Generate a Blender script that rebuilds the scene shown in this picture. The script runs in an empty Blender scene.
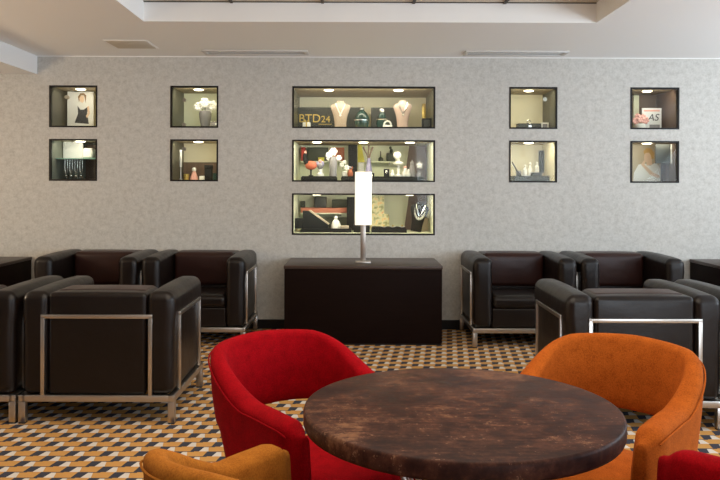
import bpy, bmesh, math, random
from mathutils import Vector, Matrix
random.seed(7)
PI = math.pi
C = bpy.context.scene.collection
sc = bpy.context.scene

# ------------------------------------------------------------------ camera
cam_d = bpy.data.cameras.new('camera')
cam = bpy.data.objects.new('camera', cam_d)
C.objects.link(cam)
cam.location = (0, 0, 1.22)
cam.rotation_euler = (PI/2, math.radians(-0.2), 0)
cam_d.sensor_width = 36.0
cam_d.lens = 755/720*36
cam_d.shift_x = 0.0069
cam_d.shift_y = -0.0778
cam_d.clip_start = 0.05
sc.camera = cam

# ------------------------------------------------------------------ world, light, exposure
w = bpy.data.worlds.new('daylight'); sc.world = w; w.use_nodes = True
bg = w.node_tree.nodes['Background']
bg.inputs[0].default_value = (0.75, 0.86, 1.0, 1)
bg.inputs[1].default_value = 0.9

def area(name, loc, rot, size, energy, color, parent=None):
    d = bpy.data.lights.new(name, 'AREA'); d.shape = 'RECTANGLE'
    d.size, d.size_y = size; d.energy = energy; d.color = color
    o = bpy.data.objects.new(name, d); C.objects.link(o)
    o.location = loc; o.rotation_euler = rot
    if parent: o.parent = parent
    return o
# daylight through the rear windows (behind the camera) and the right-hand window wall
area('rear_window_daylight', (3.0, -3.15, 1.35), (PI/2+.4, 0, 0), (3.4, 1.7), 130, (0.80, 0.90, 1.0))
area('side_window_daylight', (4.80, 2.9, 1.35), (PI/2+.75, 0, PI/2), (5.0, 1.6), 185, (0.77, 0.885, 1.0))
# luminous panel in the ceiling recess ; unseen warm point light added at the left
area('ceiling_panel_light', (0.1, 2.35, 2.40), (0, 0, 0), (2.6, 2.8), 66, (1.0, 0.88, 0.72))
d = bpy.data.lights.new('left_warm_fill', 'POINT'); d.energy = 62; d.color = (1.0, .80, .56); d.shadow_soft_size = .2
lz = bpy.data.objects.new('left_warm_fill', d); C.objects.link(lz); lz.location = (-3.9, 4.0, 1.35)

sc.view_settings.view_transform = 'Standard'
sc.view_settings.look = 'None'
sc.view_settings.gamma = 1.0
sc.view_settings.exposure = 0.12
sc.view_settings.use_curve_mapping = False

# ------------------------------------------------------------------ helpers
def mat(name, color, rough=0.6, metal=0.0, spec=0.5, emit=None, estr=0.0):
    m = bpy.data.materials.new(name); m.use_nodes = True
    b = m.node_tree.nodes['Principled BSDF']
    b.inputs['Base Color'].default_value = (*color, 1)
    b.inputs['Roughness'].default_value = rough
    b.inputs['Metallic'].default_value = metal
    b.inputs['Specular IOR Level'].default_value = spec
    if emit:
        b.inputs['Emission Color'].default_value = (*emit, 1)
        b.inputs['Emission Strength'].default_value = estr
    return m

class NT:
    def __init__(s, m): s.m = m; s.t = m.node_tree; s.n = s.t.nodes; s.l = s.t.links; s.b = s.n['Principled BSDF']
    def new(s, t, **k):
        n = s.n.new(t)
        for a, v in k.items(): setattr(n, a, v)
        return n
    def link(s, a, b): s.l.new(a, b)
    def math(s, op, a, b=None, c=None):
        n = s.new('ShaderNodeMath', operation=op)
        for i, v in enumerate((a, b, c)):
            if v is None: continue
            if isinstance(v, (int, float)): n.inputs[i].default_value = v
            else: s.link(v, n.inputs[i])
        return n.outputs[0]
    def mix(s, f, a, b):
        n = s.new('ShaderNodeMix', data_type='RGBA')
        for i, v in ((0, f), (6, a), (7, b)):
            if isinstance(v, tuple): n.inputs[i].default_value = (*v, 1)
            elif isinstance(v, (int, float)): n.inputs[i].default_value = v
            else: s.link(v, n.inputs[i])
        return n.outputs[2]
    def noise(s, scale, detail=3, vec=None, rough=0.5):
        n = s.new('ShaderNodeTexNoise'); n.inputs['Scale'].default_value = scale
        n.inputs['Detail'].default_value = detail; n.inputs['Roughness'].default_value = rough
        if vec is not None: s.link(vec, n.inputs['Vector'])
        return n.outputs['Fac']
    def ramp(s, f, stops):
        n = s.new('ShaderNodeValToRGB'); s.link(f, n.inputs[0])
        e = n.color_ramp.elements
        while len(e) < len(stops): e.new(0.5)
        for el, (p, c) in zip(e, stops): el.position = p; el.color = (*c, 1)
        return n.outputs[0]
    def bump(s, h, strength, dist=0.002):
        n = s.new('ShaderNodeBump'); n.inputs['Strength'].default_value = strength
        n.inputs['Distance'].default_value = dist
        s.link(h, n.inputs['Height']); s.link(n.outputs[0], s.b.inputs['Normal'])
    def obj(s, scale=(1, 1, 1)):
        t = s.new('ShaderNodeTexCoord'); mp = s.new('ShaderNodeMapping'); mp.inputs['Scale'].default_value = scale
        s.link(t.outputs['Object'], mp.inputs[0]); return mp.outputs[0]
    def color(s, c): s.link(c, s.b.inputs['Base Color'])

def finish(name, bm, m, parent=None, smooth=True, loc=None, angle=40):
    bmesh.ops.recalc_face_normals(bm, faces=bm.faces[:])
    me = bpy.data.meshes.new(name); bm.to_mesh(me); bm.free()
    ms = m if isinstance(m, (list, tuple)) else [m]
    for x in ms: me.materials.append(x)
    if smooth:
        me.polygons.foreach_set('use_smooth', [True]*len(me.polygons))
        me.set_sharp_from_angle(angle=math.radians(angle))
    o = bpy.data.objects.new(name, me); C.objects.link(o)
    if parent: o.parent = parent
    if loc: o.location = loc
    return o

def box(bm, x0, x1, y0, y1, z0, z1, bev=0.0, seg=2):
    r = bmesh.ops.create_cube(bm, size=1.0)
    vs = r['verts']
    for v in vs:
        v.co = Vector((x0+(v.co.x+.5)*(x1-x0), y0+(v.co.y+.5)*(y1-y0), z0+(v.co.z+.5)*(z1-z0)))
    if bev > 0:
        es = list({e for v in vs for e in v.link_edges})
        bmesh.ops.bevel(bm, geom=es, offset=bev, segments=seg, affect='EDGES', profile=0.5)
    return bm
def B(*a, **k): return box(bmesh.new(), *a, **k)

def soft_box(x0, x1, y0, y1, z0, z1, r=0.03, puff=(0, 0, 0), n=7, arc=5):
    """rounded cushion: box with radius r and faces swelling by puff along each axis"""
    c = Vector(((x0+x1)/2, (y0+y1)/2, (z0+z1)/2)); h = Vector(((x1-x0)/2, (y1-y0)/2, (z1-z0)/2))
    bm = bmesh.new()
    def coords(hh):
        e = [hh - r + r*math.tan(PI/4*i/arc) for i in range(1, arc+1)]
        mid = [-(hh-r) + 2*(hh-r)*i/n for i in range(n+1)]
        return [-x for x in reversed(e)] + mid + e
    cs = [coords(h[i]) for i in range(3)]
    cache = {}
    def vert(p):
        inner = Vector([max(-(h[i]-r), min(h[i]-r, p[i])) for i in range(3)])
        d = p - inner
        q = inner + d.normalized()*r
        f = [max(0, 1-(q[i]/h[i])**2) for i in range(3)]
        for i in range(3):
            j, k = [a for a in range(3) if a != i]
            q[i] += puff[i]*(f[j]*f[k])**0.6*(q[i]/h[i])
        key = tuple(round(v, 5) for v in q)
        if key not in cache: cache[key] = bm.verts.new(q + c)
        return cache[key]
    for ax in range(3):
        a, b = [i for i in range(3) if i != ax]
        for s in (-1, 1):
            g = []
            for u in cs[a]:
                row = []
                for v in cs[b]:
                    p = Vector((0, 0, 0)); p[ax] = s*h[ax]; p[a] = u; p[b] = v
                    row.append(vert(p))
                g.append(row)
            for i in range(len(g)-1):
                for j in range(len(g[0])-1):
                    f4 = []
                    for v in (g[i][j], g[i+1][j], g[i+1][j+1], g[i][j+1]):
                        if v not in f4: f4.append(v)
                    if len(f4) >= 3:
                        try: bm.faces.new(f4)
                        except ValueError: pass
    return bm

def tube(bm, pts, r, seg=8, closed=False):
    pts = [Vector(p) for p in pts]; n = len(pts); rings = []
    rr = r if isinstance(r, (list, tuple)) else [r]*n
    prev = None
    for i, p in enumerate(pts):
        a = pts[i-1] if (i > 0 or closed) else p
        b = pts[(i+1) % n] if (i < n-1 or closed) else p
        t = (b-a).normalized()
        if prev is None:
            u = t.cross(Vector((0, 0, 1)))
            if u.length < .05: u = t.cross(Vector((1, 0, 0)))
        else: u = prev - t*prev.dot(t)
        u.normalize(); prev = u; v = t.cross(u)
        rings.append([bm.verts.new(p + (u*math.cos(2*PI*k/seg) + v*math.sin(2*PI*k/seg))*rr[i]) for k in range(seg)])
    m = n if closed else n-1
    for i in range(m):
        A, Bq = rings[i], rings[(i+1) % n]
        for k in range(seg):
            bm.faces.new((A[k], A[(k+1) % seg], Bq[(k+1) % seg], Bq[k]))
    if not closed:
        bm.faces.new(rings[0]); bm.faces.new(list(reversed(rings[-1])))
    return bm
def T(pts, r, **k): return tube(bmesh.new(), pts, r, **k)

def lathe(bm, prof, seg=32, c=(0, 0, 0), sx=1.0, sy=1.0):
    rings = []
    for r, z in prof:
        if r < 1e-5: rings.append([bm.verts.new((c[0], c[1], c[2]+z))])
        else: rings.append([bm.verts.new((c[0]+sx*r*math.cos(2*PI*k/seg), c[1]+sy*r*math.sin(2*PI*k/seg), c[2]+z)) for k in range(seg)])
    for A, Bq in zip(rings, rings[1:]):
        for k in range(seg):
            q = [A[k % len(A)], A[(k+1) % len(A)], Bq[(k+1) % len(Bq)], Bq[k % len(Bq)]]
            u = []
            for v in q:
                if v not in u: u.append(v)
            if len(u) >= 3: bm.faces.new(u)
    for R in (rings[0], rings[-1]):
        if len(R) > 2: bm.faces.new(R)
    return bm
def L(prof, **k): return lathe(bmesh.new(), prof, **k)

def blob(bm, c, r, sub=2, s=(1, 1, 1)):
    q = bmesh.ops.create_icosphere(bm, subdivisions=sub, radius=1.0)
    for v in q['verts']:
        v.co = Vector((c[0]+v.co.x*r*s[0], c[1]+v.co.y*r*s[1], c[2]+v.co.z*r*s[2]))
    return bm
def prism(bm, outline, y0, y1):
    """outline of (x,z) points extruded from y0 to y1"""
    a = [bm.verts.new((x, y0, z)) for x, z in outline]; b = [bm.verts.new((x, y1, z)) for x, z in outline]
    bm.faces.new(a); bm.faces.new(list(reversed(b)))
    n = len(a)
    for i in range(n): bm.faces.new((a[i], b[i], b[(i+1) % n], a[(i+1) % n]))
    return bm
def P(outline, y0, y1): return prism(bmesh.new(), outline, y0, y1)

def text_mesh(s, size, depth, tilt=0.0, center=True):
    cu = bpy.data.curves.new('lettering', 'FONT'); cu.body = s; cu.size = size; cu.extrude = depth
    if center: cu.align_x = 'CENTER'
    cu.shear = tilt
    o = bpy.data.objects.new('lettering', cu); C.objects.link(o)
    dg = bpy.context.evaluated_depsgraph_get()
    me = bpy.data.meshes.new_from_object(o.evaluated_get(dg))
    bm = bmesh.new(); bm.from_mesh(me)
    bm.transform(Matrix.Rotation(PI/2, 4, 'X'))
    bpy.data.objects.remove(o); bpy.data.curves.remove(cu); bpy.data.meshes.remove(me)
    return bm

def thing(name, label, cat, loc=(0, 0, 0), rz=0.0, group=None):
    o = bpy.data.objects.new(name, None); C.objects.link(o)
    o.empty_display_size = 0.1
    o.location = loc; o.rotation_euler = (0, 0, rz)
    o['label'] = label; o['category'] = cat
    if group: o['group'] = group
    return o
def tag(o, label, cat, group=None):
    o['label'] = label; o['category'] = cat
    if group: o['group'] = group
    return o
def struct(name, bm, m, parent=None, smooth=False):
    o = finish(name, bm, m, parent, smooth=smooth)
    if parent is None: o['kind'] = 'structure'
    return o
def dup(root, loc, rz, label):
    r = root.copy(); C.objects.link(r); r.location = loc; r.rotation_euler = (0, 0, rz); r['label'] = label
    for ch in list(root.children):
        c = ch.copy(); C.objects.link(c); c.parent = r
        for g in ch.children:
            d = g.copy(); C.objects.link(d); d.parent = c
    return r

# ------------------------------------------------------------------ materials
m_wall = mat('wallpaper_damask', (.5, .48, .45), .75, spec=.3)
n = NT(m_wall); v = n.obj()
a = n.noise(22, 4, v, .6); b_ = n.noise(70, 3, v, .6)
f = n.math('ADD', n.math('MULTIPLY', a, .55), n.math('MULTIPLY', b_, .45))
n.color(n.ramp(f, [(.33, (.435, .415, .378)), (.5, (.53, .512, .472)), (.67, (.605, .585, .545))]))
n.bump(b_, .25, .002)

m_ceil = mat('ceiling_paint', (.90, .89, .87), .85, spec=.2)
m_white = mat('white_paint', (.84, .84, .84), .7, spec=.3)
m_black = mat('black_gloss_trim', (.008, .006, .005), .45, spec=.25)
m_plain = mat('side_wall_paint', (.5, .48, .45), .8)
m_groove = mat('ceiling_groove', (.06, .05, .04), .7)
m_vent = mat('vent_metal', (.62, .60, .57), .5)
m_slot_shade = mat('vent_slot_shade', (.035, .028, .022), .7)  # dark tone painted in for the shade inside the vent opening
m_hatch = mat('hatch_paint', (.60, .54, .45), .8)

# carpet: rows of gold, navy and pale grey slanted blocks
m_carpet = mat('carpet_blocks', (.3, .2, .1), .95, spec=.1)
n = NT(m_carpet)
tc = n.new('ShaderNodeTexCoord'); sep = n.new('ShaderNodeSeparateXYZ'); n.link(tc.outputs['Object'], sep.inputs[0])
PX, PY = .155, .0625
rowf = n.math('DIVIDE', sep.outputs[1], PY)
row = n.math('FLOOR', rowf); fv = n.math('FRACT', rowf)
u0 = n.math('ADD', n.math('DIVIDE', sep.outputs[0], PX), n.math('MULTIPLY', row, .45))
fu = n.math('FRACT', u0)
# gold is an upright-ish block, dark/pale boundary slants
gold_l = n.math('MULTIPLY_ADD', fv, -.07, .47)
is_gold = n.math('MULTIPLY', n.math('GREATER_THAN', fu, gold_l), n.math('LESS_THAN', fu, n.math('MULTIPLY_ADD', fv, .06, .93)))
dark_r = n.math('MULTIPLY_ADD', fv, .10, .19)
is_pale = n.math('MULTIPLY', n.math('GREATER_THAN', fu, dark_r), n.math('LESS_THAN', fu, gold_l))
cap = n.math('MULTIPLY', n.math('GREATER_THAN', fv, .88), n.math('LESS_THAN', fu, .60))
fuzz = n.noise(900, 2, tc.outputs['Object'])
cg = n.mix(fuzz, (.45, .225, .062), (.62, .33, .105))
cd = n.mix(fuzz, (.026, .028, .040), (.066, .066, .085))
cp = n.mix(fuzz, (.52, .47, .42), (.73, .68, .62))
c1 = n.mix(is_pale, cd, cp); c2 = n.mix(is_gold, c1, cg); c3 = n.mix(cap, c2, cd)
n.color(c3); n.bump(fuzz, .5, .004)

def leather(name, base):
    m = mat(name, base, .34, spec=.30); n = NT(m); v = n.obj()
    a = n.noise(5, 4, v); b = n.noise(160, 3, v)
    n.color(n.mix(a, tuple(x*.75 for x in base), tuple(x*1.35 for x in base)))
    r = n.new('ShaderNodeMapRange'); n.link(a, r.inputs[0]); r.inputs[3].default_value = .26; r.inputs[4].default_value = .44
    n.link(r.outputs[0], n.b.inputs['Roughness'])
    n.bump(n.math('ADD', n.math('MULTIPLY', b, .25), n.noise(14, 2, v)), .35, .006)
    return m
m_leather = leather('dark_brown_leather', (.0065, .0036, .0026))
m_leather_in = leather('chestnut_leather', (.026, .0085, .006))
m_chrome = mat('brushed_chrome', (.54, .51, .475), .30, 1.0)
m_steel = mat('satin_steel', (.40, .365, .33), .35, 1.0)
m_rubber = mat('rubber_foot', (.02, .02, .02), .7)

m_wenge = mat('wenge_wood', (.016, .010, .008), .5, spec=.03)
n = NT(m_wenge); v = n.obj((1, 8, 8)); n.color(n.mix(n.noise(6, 5, v, .6), (.006, .003, .0024), (.0125, .0065, .005)))
m_wenge_top = mat('wenge_top', (.05, .035, .03), .36, spec=.3)
n = NT(m_wenge_top); v = n.obj((1, 9, 9)); n.color(n.mix(n.noise(6, 5, v, .6), (.036, .022, .017), (.062, .040, .032)))

def fabric(name, c0, c1):
    m = mat(name, c0, .92, spec=.06); n = NT(m); v = n.obj()
    a = n.noise(260, 3, v, .7); b = n.noise(30, 4, v)
    f = n.math('ADD', n.math('MULTIPLY', a, .7), n.math('MULTIPLY', b, .3))
    n.color(n.ramp(f, [(.3, c0), (.7, c1)])); n.bump(a, .4, .002)
    n.b.inputs['Sheen Weight'].default_value = 0
    n.b.inputs['Sheen Roughness'].default_value = .4
    n.b.inputs['Sheen Tint'].default_value = (*[min(1, x*1.6) for x in c1], 1)
    return m
m_red = fabric('red_wool', (.13, .0004, .0018), (.32, .0014, .0055))
m_orange = fabric('orange_wool', (.19, .038, .0045), (.46, .112, .014))
m_ochre = fabric('ochre_wool', (.20, .060, .007), (.42, .150, .020))
m_darkmetal = mat('dark_metal_leg', (.02, .018, .016), .4, .8)

m_top = mat('oxidised_copper_top', (.1, .05, .03), .4, spec=.05)
n = NT(m_top); v = n.obj()
a = n.noise(5.5, 8, v, .7); b = n.noise(30, 6, v, .7)
f = n.math('ADD', n.math('MULTIPLY', a, .65), n.math('MULTIPLY', b, .35))
n.color(n.ramp(f, [(.38, (.014, .0060, .0055)), (.47, (.029, .0115, .0085)), (.54, (.058, .022, .014)), (.63, (.15, .072, .038))]))
fl = n.noise(95, 4, v, .75); sc_ = n.noise(13, 2, n.obj((1, 6, 1)))
fm = n.math('MULTIPLY', n.math('GREATER_THAN', fl, .61), n.math('GREATER_THAN', f, .50))
n.color(n.mix(n.math('MULTIPLY', fm, .55), n.ramp(n.math('ADD', n.math('MULTIPLY', f, .85), n.math('MULTIPLY', sc_, .15)), [(.38, (.014, .0060, .0055)), (.47, (.030, .012, .0085)), (.54, (.062, .024, .015)), (.62, (.17, .080, .042))]), (.22, .12, .07)))
r = n.new('ShaderNodeMapRange'); n.link(b, r.inputs[0]); r.inputs[3].default_value = .30; r.inputs[4].default_value = .55
n.link(r.outputs[0], n.b.inputs['Roughness']); n.bump(f, .25, .004)

def lit_shade():
    m = mat('opal_shade', (.95, .90, .80), .5, emit=(1.0, .88, .72), estr=.66); return m
m_shade = lit_shade()
m_cream = mat('cream_lining', (.80, .74, .56), .7)
m_pale_green = mat('pale_green_lining', (.76, .77, .60), .7)
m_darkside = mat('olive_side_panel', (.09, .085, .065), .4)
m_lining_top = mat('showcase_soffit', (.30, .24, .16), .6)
m_lamp = mat('downlight_lens', (1, 1, 1), .5, emit=(1.0, .86, .62), estr=6)
m_slate = mat('slate_board', (.055, .058, .055), .55)
m_gold = mat('gold_lettering', (.62, .45, .14), .35, .6)
m_bust = mat('blush_velvet', (.50, .39, .315), .8)
m_bust2 = mat('pink_velvet', (.55, .41, .36), .8)
m_pearl = mat('pearl', (.85, .82, .76), .25)
m_silver = mat('silver', (.8, .8, .8), .2, 1.0)
m_teal = mat('dark_teal_glaze', (.025, .055, .05), .15)
m_ceram = mat('white_ceramic', (.82, .80, .77), .35)
m_grey = mat('grey_ceramic', (.25, .235, .25), .5)
m_coral = mat('coral_glaze', (.62, .16, .09), .35)
m_pinkc = mat('pink_petal', (.80, .42, .36), .6)
m_leaf = mat('leaf_green', (.10, .16, .05), .6)
m_yellow = mat('yellow_card', (.62, .55, .08), .6)
m_brownwood = mat('walnut_panel', (.12, .075, .05), .5)
n = NT(m_brownwood); v = n.obj((14, 14, .7)); n.color(n.mix(n.noise(5, 5, v, .65), (.085, .05, .034), (.20, .13, .09)))
m_plum = mat('plum_brown_panel', (.10, .068, .058), .6)
m_redcard = mat('red_card', (.45, .045, .03), .6)
m_rust = mat('rust_card', (.35, .10, .045), .6)
m_darkgreen = mat('dark_green_box', (.055, .06, .042), .6)
m_blackbox = mat('black_velvet', (.010, .010, .011), .8)
m_salmon = mat('salmon_cloth', (.70, .25, .16), .7)
m_violet = mat('violet_glass', (.30, .27, .42), .3)
m_beige = mat('beige_suede', (.55, .45, .34), .85)
m_poster = mat('poster_paper', (.78, .78, .80), .5)
m_skin = mat('printed_skin', (.76, .56, .42), .6)
m_hair = mat('printed_hair', (.58, .36, .13), .6)
m_printhair = mat('printed_brown_hair', (.25, .15, .08), .6)
m_ink = mat('printed_ink', (.05, .05, .06), .6)
m_picture = mat('floral_print', (.6, .6, .3), .6)
n = NT(m_picture); v = n.obj(); n.color(n.ramp(n.noise(26, 3, v), [(.38, (.30, .30, .13)), (.5, (.70, .66, .42)), (.6, (.82, .62, .30)), (.7, (.72, .36, .22))]))
m_glassshelf = mat('green_glass_edge', (.30, .50, .42), .1)

m_glass = bpy.data.materials.new('pane_glass'); m_glass.use_nodes = True
t = m_glass.node_tree; t.nodes.clear()
o_ = t.nodes.new('ShaderNodeOutputMaterial'); mx = t.nodes.new('ShaderNodeMixShader')
tr = t.nodes.new('ShaderNodeBsdfTransparent'); tr.inputs[0].default_value = (.96, .98, .96, 1)
gl = t.nodes.new('ShaderNodeBsdfGlossy'); gl.inputs['Roughness'].default_value = .03
lw = t.nodes.new('ShaderNodeFresnel'); lw.inputs[0].default_value = 1.45
mu = t.nodes.new('ShaderNodeMath'); mu.operation = 'MULTIPLY'; mu.inputs[1].default_value = .3; t.links.new(lw.outputs[0], mu.inputs[0]); t.links.new(mu.outputs[0], mx.inputs[0]); t.links.new(tr.outputs[0], mx.inputs[1]); t.links.new(gl.outputs[0], mx.inputs[2]); t.links.new(mx.outputs[0], o_.inputs[0])

# ------------------------------------------------------------------ setting
YW, ZC = 6.36, 2.29
struct('floor', B(-4.8, 4.9, -3.3, YW+.1, -.1, 0), m_carpet)

# showcase openings in the rear wall
XL1, XL2, XR1, XR2 = (-2.578, -2.173), (-1.558, -1.154), (1.297, 1.702), (2.317, 2.729)
XM = (-.531, .674)
ZA, ZB, ZD = (1.689, 2.042), (1.238, 1.591), (.790, 1.140)
holes = [(*x, *z) for x in (XL1, XL2, XM, XR1, XR2) for z in (ZA, ZB)] + [(*XM, *ZD)]
xs = sorted({-4.8, 4.9, *[q for h in holes for q in h[:2]]}); zs = sorted({0, 2.6, *[q for h in holes for q in h[2:]]})
bm = bmesh.new()
for i in range(len(xs)-1):
    for j in range(len(zs)-1):
        cx, cz = (xs[i]+xs[i+1])/2, (zs[j]+zs[j+1])/2
        if any(h[0] < cx < h[1] and h[2] < cz < h[3] for h in holes): continue
        box(bm, xs[i], xs[i+1], YW, YW+.1, zs[j], zs[j+1])
bmesh.ops.remove_doubles(bm, verts=bm.verts[:], dist=1e-5)
seen = {}
for f_ in list(bm.faces):
    seen.setdefault(tuple(sorted(v.index for v in f_.verts)) if False else tuple(round(x, 4) for x in f_.calc_center_median()), []).append(f_)
dead = [f_ for fs in seen.values() if len(fs) > 1 for f_ in fs]
bmesh.ops.delete(bm, geom=dead, context='FACES')
struct('wall_back', bm, m_wall)
struct('baseboard_back', B(-4.7, 4.75, YW-.014, YW, 0, .078), m_black)
struct('trim_ceiling_line', B(-2.68, 4.75, YW-.006, YW, ZC-.006, ZC), m_ceil)
struct('wall_left', B(-4.9, -4.8, -3.3, YW+.1, 0, 2.6), m_plain)

# right wall and rear wall with daylight windows
bm = bmesh.new()
box(bm, 4.9, 5.0, -3.3, YW+.1, 0, .5); box(bm, 4.9, 5.0, -3.3, YW+.1, 2.2, 2.6)
box(bm, 4.9, 5.0, -3.3, .3, .5, 2.2); box(bm, 4.9, 5.0, 5.5, YW+.1, .5, 2.2)
struct('wall_right', bm, m_plain)
wf = struct('window_1', B(4.93, 4.95, .3, 5.5, .5, .56), m_white)
for yy in (.3, 1.6, 2.9, 4.2, 5.44): struct('frame', B(4.925, 4.955, yy, yy+.06, .5, 2.2), m_white, wf)
bm = bmesh.new()
box(bm, -4.8, 4.9, -3.4, -3.3, 0, .5); box(bm, -4.8, 4.9, -3.4, -3.3, 2.2, 2.6)
box(bm, -4.8, 1.2, -3.4, -3.3, .5, 2.2); box(bm, 4.8, 4.9, -3.4, -3.3, .5, 2.2)
struct('wall_front', bm, m_plain)
wf = struct('window_2', B(1.2, 4.8, -3.36, -3.34, .5, .56), m_white)
for xx in (1.2, 2.37, 3.54, 4.74): struct('frame', B(xx, xx+.06, -3.365, -3.335, .5, 2.2), m_white, wf)

# ceiling with the raised recess
RX0, RX1, RY0, RY1, RZ = -1.40, 1.59, .3, 4.99, 2.423
bm = bmesh.new()
box(bm, -4.8, RX0, -3.3, YW, ZC, ZC+.3); box(bm, RX1, 4.9, -3.3, YW, ZC, ZC+.3)
box(bm, RX0, RX1, RY1, YW, ZC, ZC+.3); box(bm, RX0, RX1, -3.3, RY0, ZC, ZC+.3)
struct('ceiling', bm, m_ceil)
m_recess = mat('recess_tile', (.62, .57, .46), .8)
struct('ceiling_recess', B(RX0, RX1, RY0, RY1, RZ, RZ+.1), m_recess)
bm = bmesh.new()
for x in (-.82, -.218, .383, .985): box(bm, x-.009, x+.009, RY0, RY1-.002, RZ-.012, RZ)
box(bm, RX0, RX1, RY1-.008, RY1-.001, RZ-.006, RZ)
struct('trim_1', bm, m_groove)
struct('trim_2', B(-4.8, -2.68, -3.3, YW, 2.135, ZC), m_white)   # lowered ceiling edge at the left

for (x0, x1, lab) in ((-1.235, -.385, 'slim ceiling air vent left of the raised ceiling recess centre'),
                      (.885, 1.715, 'slim ceiling air vent above the two right-hand showcases')):
    t = thing('ceiling_vent', lab, 'vent', (x0, 6.04, ZC))
    bm = bmesh.new(); W = x1-x0
    box(bm, 0, W, 0, .03, -.012, 0, .003); box(bm, 0, W, .15, .18, -.012, 0, .003)
    box(bm, 0, .03, .03, .15, -.012, 0, .003); box(bm, W-.03, W, .03, .15, -.012, 0, .003)
    finish('frame', bm, m_vent, t)
    finish('duct_shade', B(.03, W-.03, .03, .15, -.003, 0), m_slot_shade, t)  # thin dark slab stands in for the shaded depth of the opening
    finish('slat', B(.03, W-.03, .085, .097, -.010, -.003), m_vent, t)
t = thing('access_hatch', 'tan square access hatch set in the white ceiling', 'hatch', (-1.725, 5.81, ZC))
finish('panel', B(-.15, .15, -.155, .155, -.006, 0, .001), m_hatch, t)
finish('frame', B(-.165, .165, -.17, .17, -.003, 0), m_ceil, t)

# ------------------------------------------------------------------ wall showcases
def showcase(xr, zr, label, depth=.46, lining=None, dark_side=None, spots=1, energy=2.4, floor_z=None):
    lining = lining or m_cream
    cx = (xr[0]+xr[1])/2; W = xr[1]-xr[0]; H = zr[1]-zr[0]; h = W/2
    t = thing('wall_showcase', label, 'showcase', (cx, YW, zr[0]), 0, 'lit showcases set in the wall')
    bm = bmesh.new(); fw = .013
    box(bm, -h, -h+fw, -.004, .03, 0, H); box(bm, h-fw, h, -.004, .03, 0, H)
    box(bm, -h+fw, h-fw, -.004, .03, 0, fw); box(bm, -h+fw, h-fw, -.004, .03, H-fw, H)
    finish('frame', bm, m_black, t, smooth=False)
    finish('glass_pane', B(-h+fw, h-fw, .012, .018, fw, H-fw), m_glass, t, smooth=False)
    y0, y1, e = .031, depth, .010
    finish('back_panel', B(-h, h, y1, y1+e, 0, H), lining, t, smooth=False)
    finish('base_panel', B(-h, h, y0, y1, 0, .012), lining, t, smooth=False)
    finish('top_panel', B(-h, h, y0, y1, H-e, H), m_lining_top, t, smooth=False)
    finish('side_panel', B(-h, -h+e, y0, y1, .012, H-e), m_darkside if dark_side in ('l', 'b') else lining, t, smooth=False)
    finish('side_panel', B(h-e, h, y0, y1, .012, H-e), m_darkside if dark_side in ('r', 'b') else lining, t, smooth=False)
    for k in range(spots):
        x = -h + W*(k+.5)/spots
        finish('downlight', L([(0, H-.018), (.030, H-.018), (.040, H-.014), (.042, H-.010)], seg=20, c=(x, .17, 0)), m_lamp, t)
    # unseen area light added to even out the case, turned towards the back
    d = bpy.data.lights.new('showcase_fill', 'AREA'); d.shape = 'RECTANGLE'; d.size = W*.85; d.size_y = .05; d.energy = energy*W*.85; d.color = (1.0, .89, .68)
    o = bpy.data.objects.new('showcase_fill', d); C.objects.link(o); o.location = (0, .075, H-.022); o.rotation_euler = (math.radians(38), 0, 0); o.parent = t
    return t
def hinges(t, pts):
    for x, z in pts:
        finish('hinge_knob', T([(x, .045, z), (x, .075, z)], .017, seg=16), m_steel, t)

s_l1a = showcase(XL1, ZA, 'small upper showcase holding a grey fashion poster, far left of the wall', dark_side='l', lining=m_cream, energy=1.6)
s_l1b = showcase(XL1, ZB, 'small lower showcase with hanging silver chains under a glass shelf', dark_side='r', lining=mat('grey_green_lining', (.20, .21, .18), .6), energy=1.6)
s_l2a = showcase(XL2, ZA, 'small upper showcase holding white flowers in a vase', dark_side='l', lining=m_pale_green)
s_l2b = showcase(XL2, ZB, 'small lower showcase with a black box and a pale door handle', dark_side='l')
s_ma = showcase(XM, ZA, 'wide topmost showcase with two necklace busts and gold lettering', depth=.72, spots=2, dark_side='b', energy=3.7)
s_mb = showcase(XM, ZB, 'wide middle showcase with rooster figurine and white ornaments, behind the lamp top', depth=.72, spots=3, lining=m_pale_green, energy=3.7)
s_mc = showcase(XM, ZD, 'wide lowest showcase with a slanted black jewellery ramp', depth=.72, spots=3, lining=m_pale_green, energy=3.3)
s_r1a = showcase(XR1, ZA, 'small upper showcase with a wide grey ring box, right of the centre trio', dark_side='r')
s_r1b = showcase(XR1, ZB, 'small lower showcase with pale perfume flasks on a dark plinth')
s_r2a = showcase(XR2, ZA, 'small upper showcase with pink flowers and a lettered card before walnut', lining=m_brownwood)
s_r2b = showcase(XR2, ZB, 'small lower showcase with a portrait poster of a blonde woman', lining=m_brownwood, energy=1.5)
hinges(s_l1a, [(-.075, .26)]); hinges(s_l2a, [(-.10, .24), (-.10, .03)]); hinges(s_l2b, [(-.10, .275)])
hinges(s_r1a, [(.11, .255)])

E = 7.06                                       # inner face of the showcase backs
def F(z): return z + .0125                      # showcase floors
fA, fB, fD = F(ZA[0]), F(ZB[0]), F(ZD[0])
def one(name, bm, m, loc, label, cat, group=None, smooth=True):
    return tag(finish(name, bm, m, None, smooth=smooth, loc=loc), label, cat, group)

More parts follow.
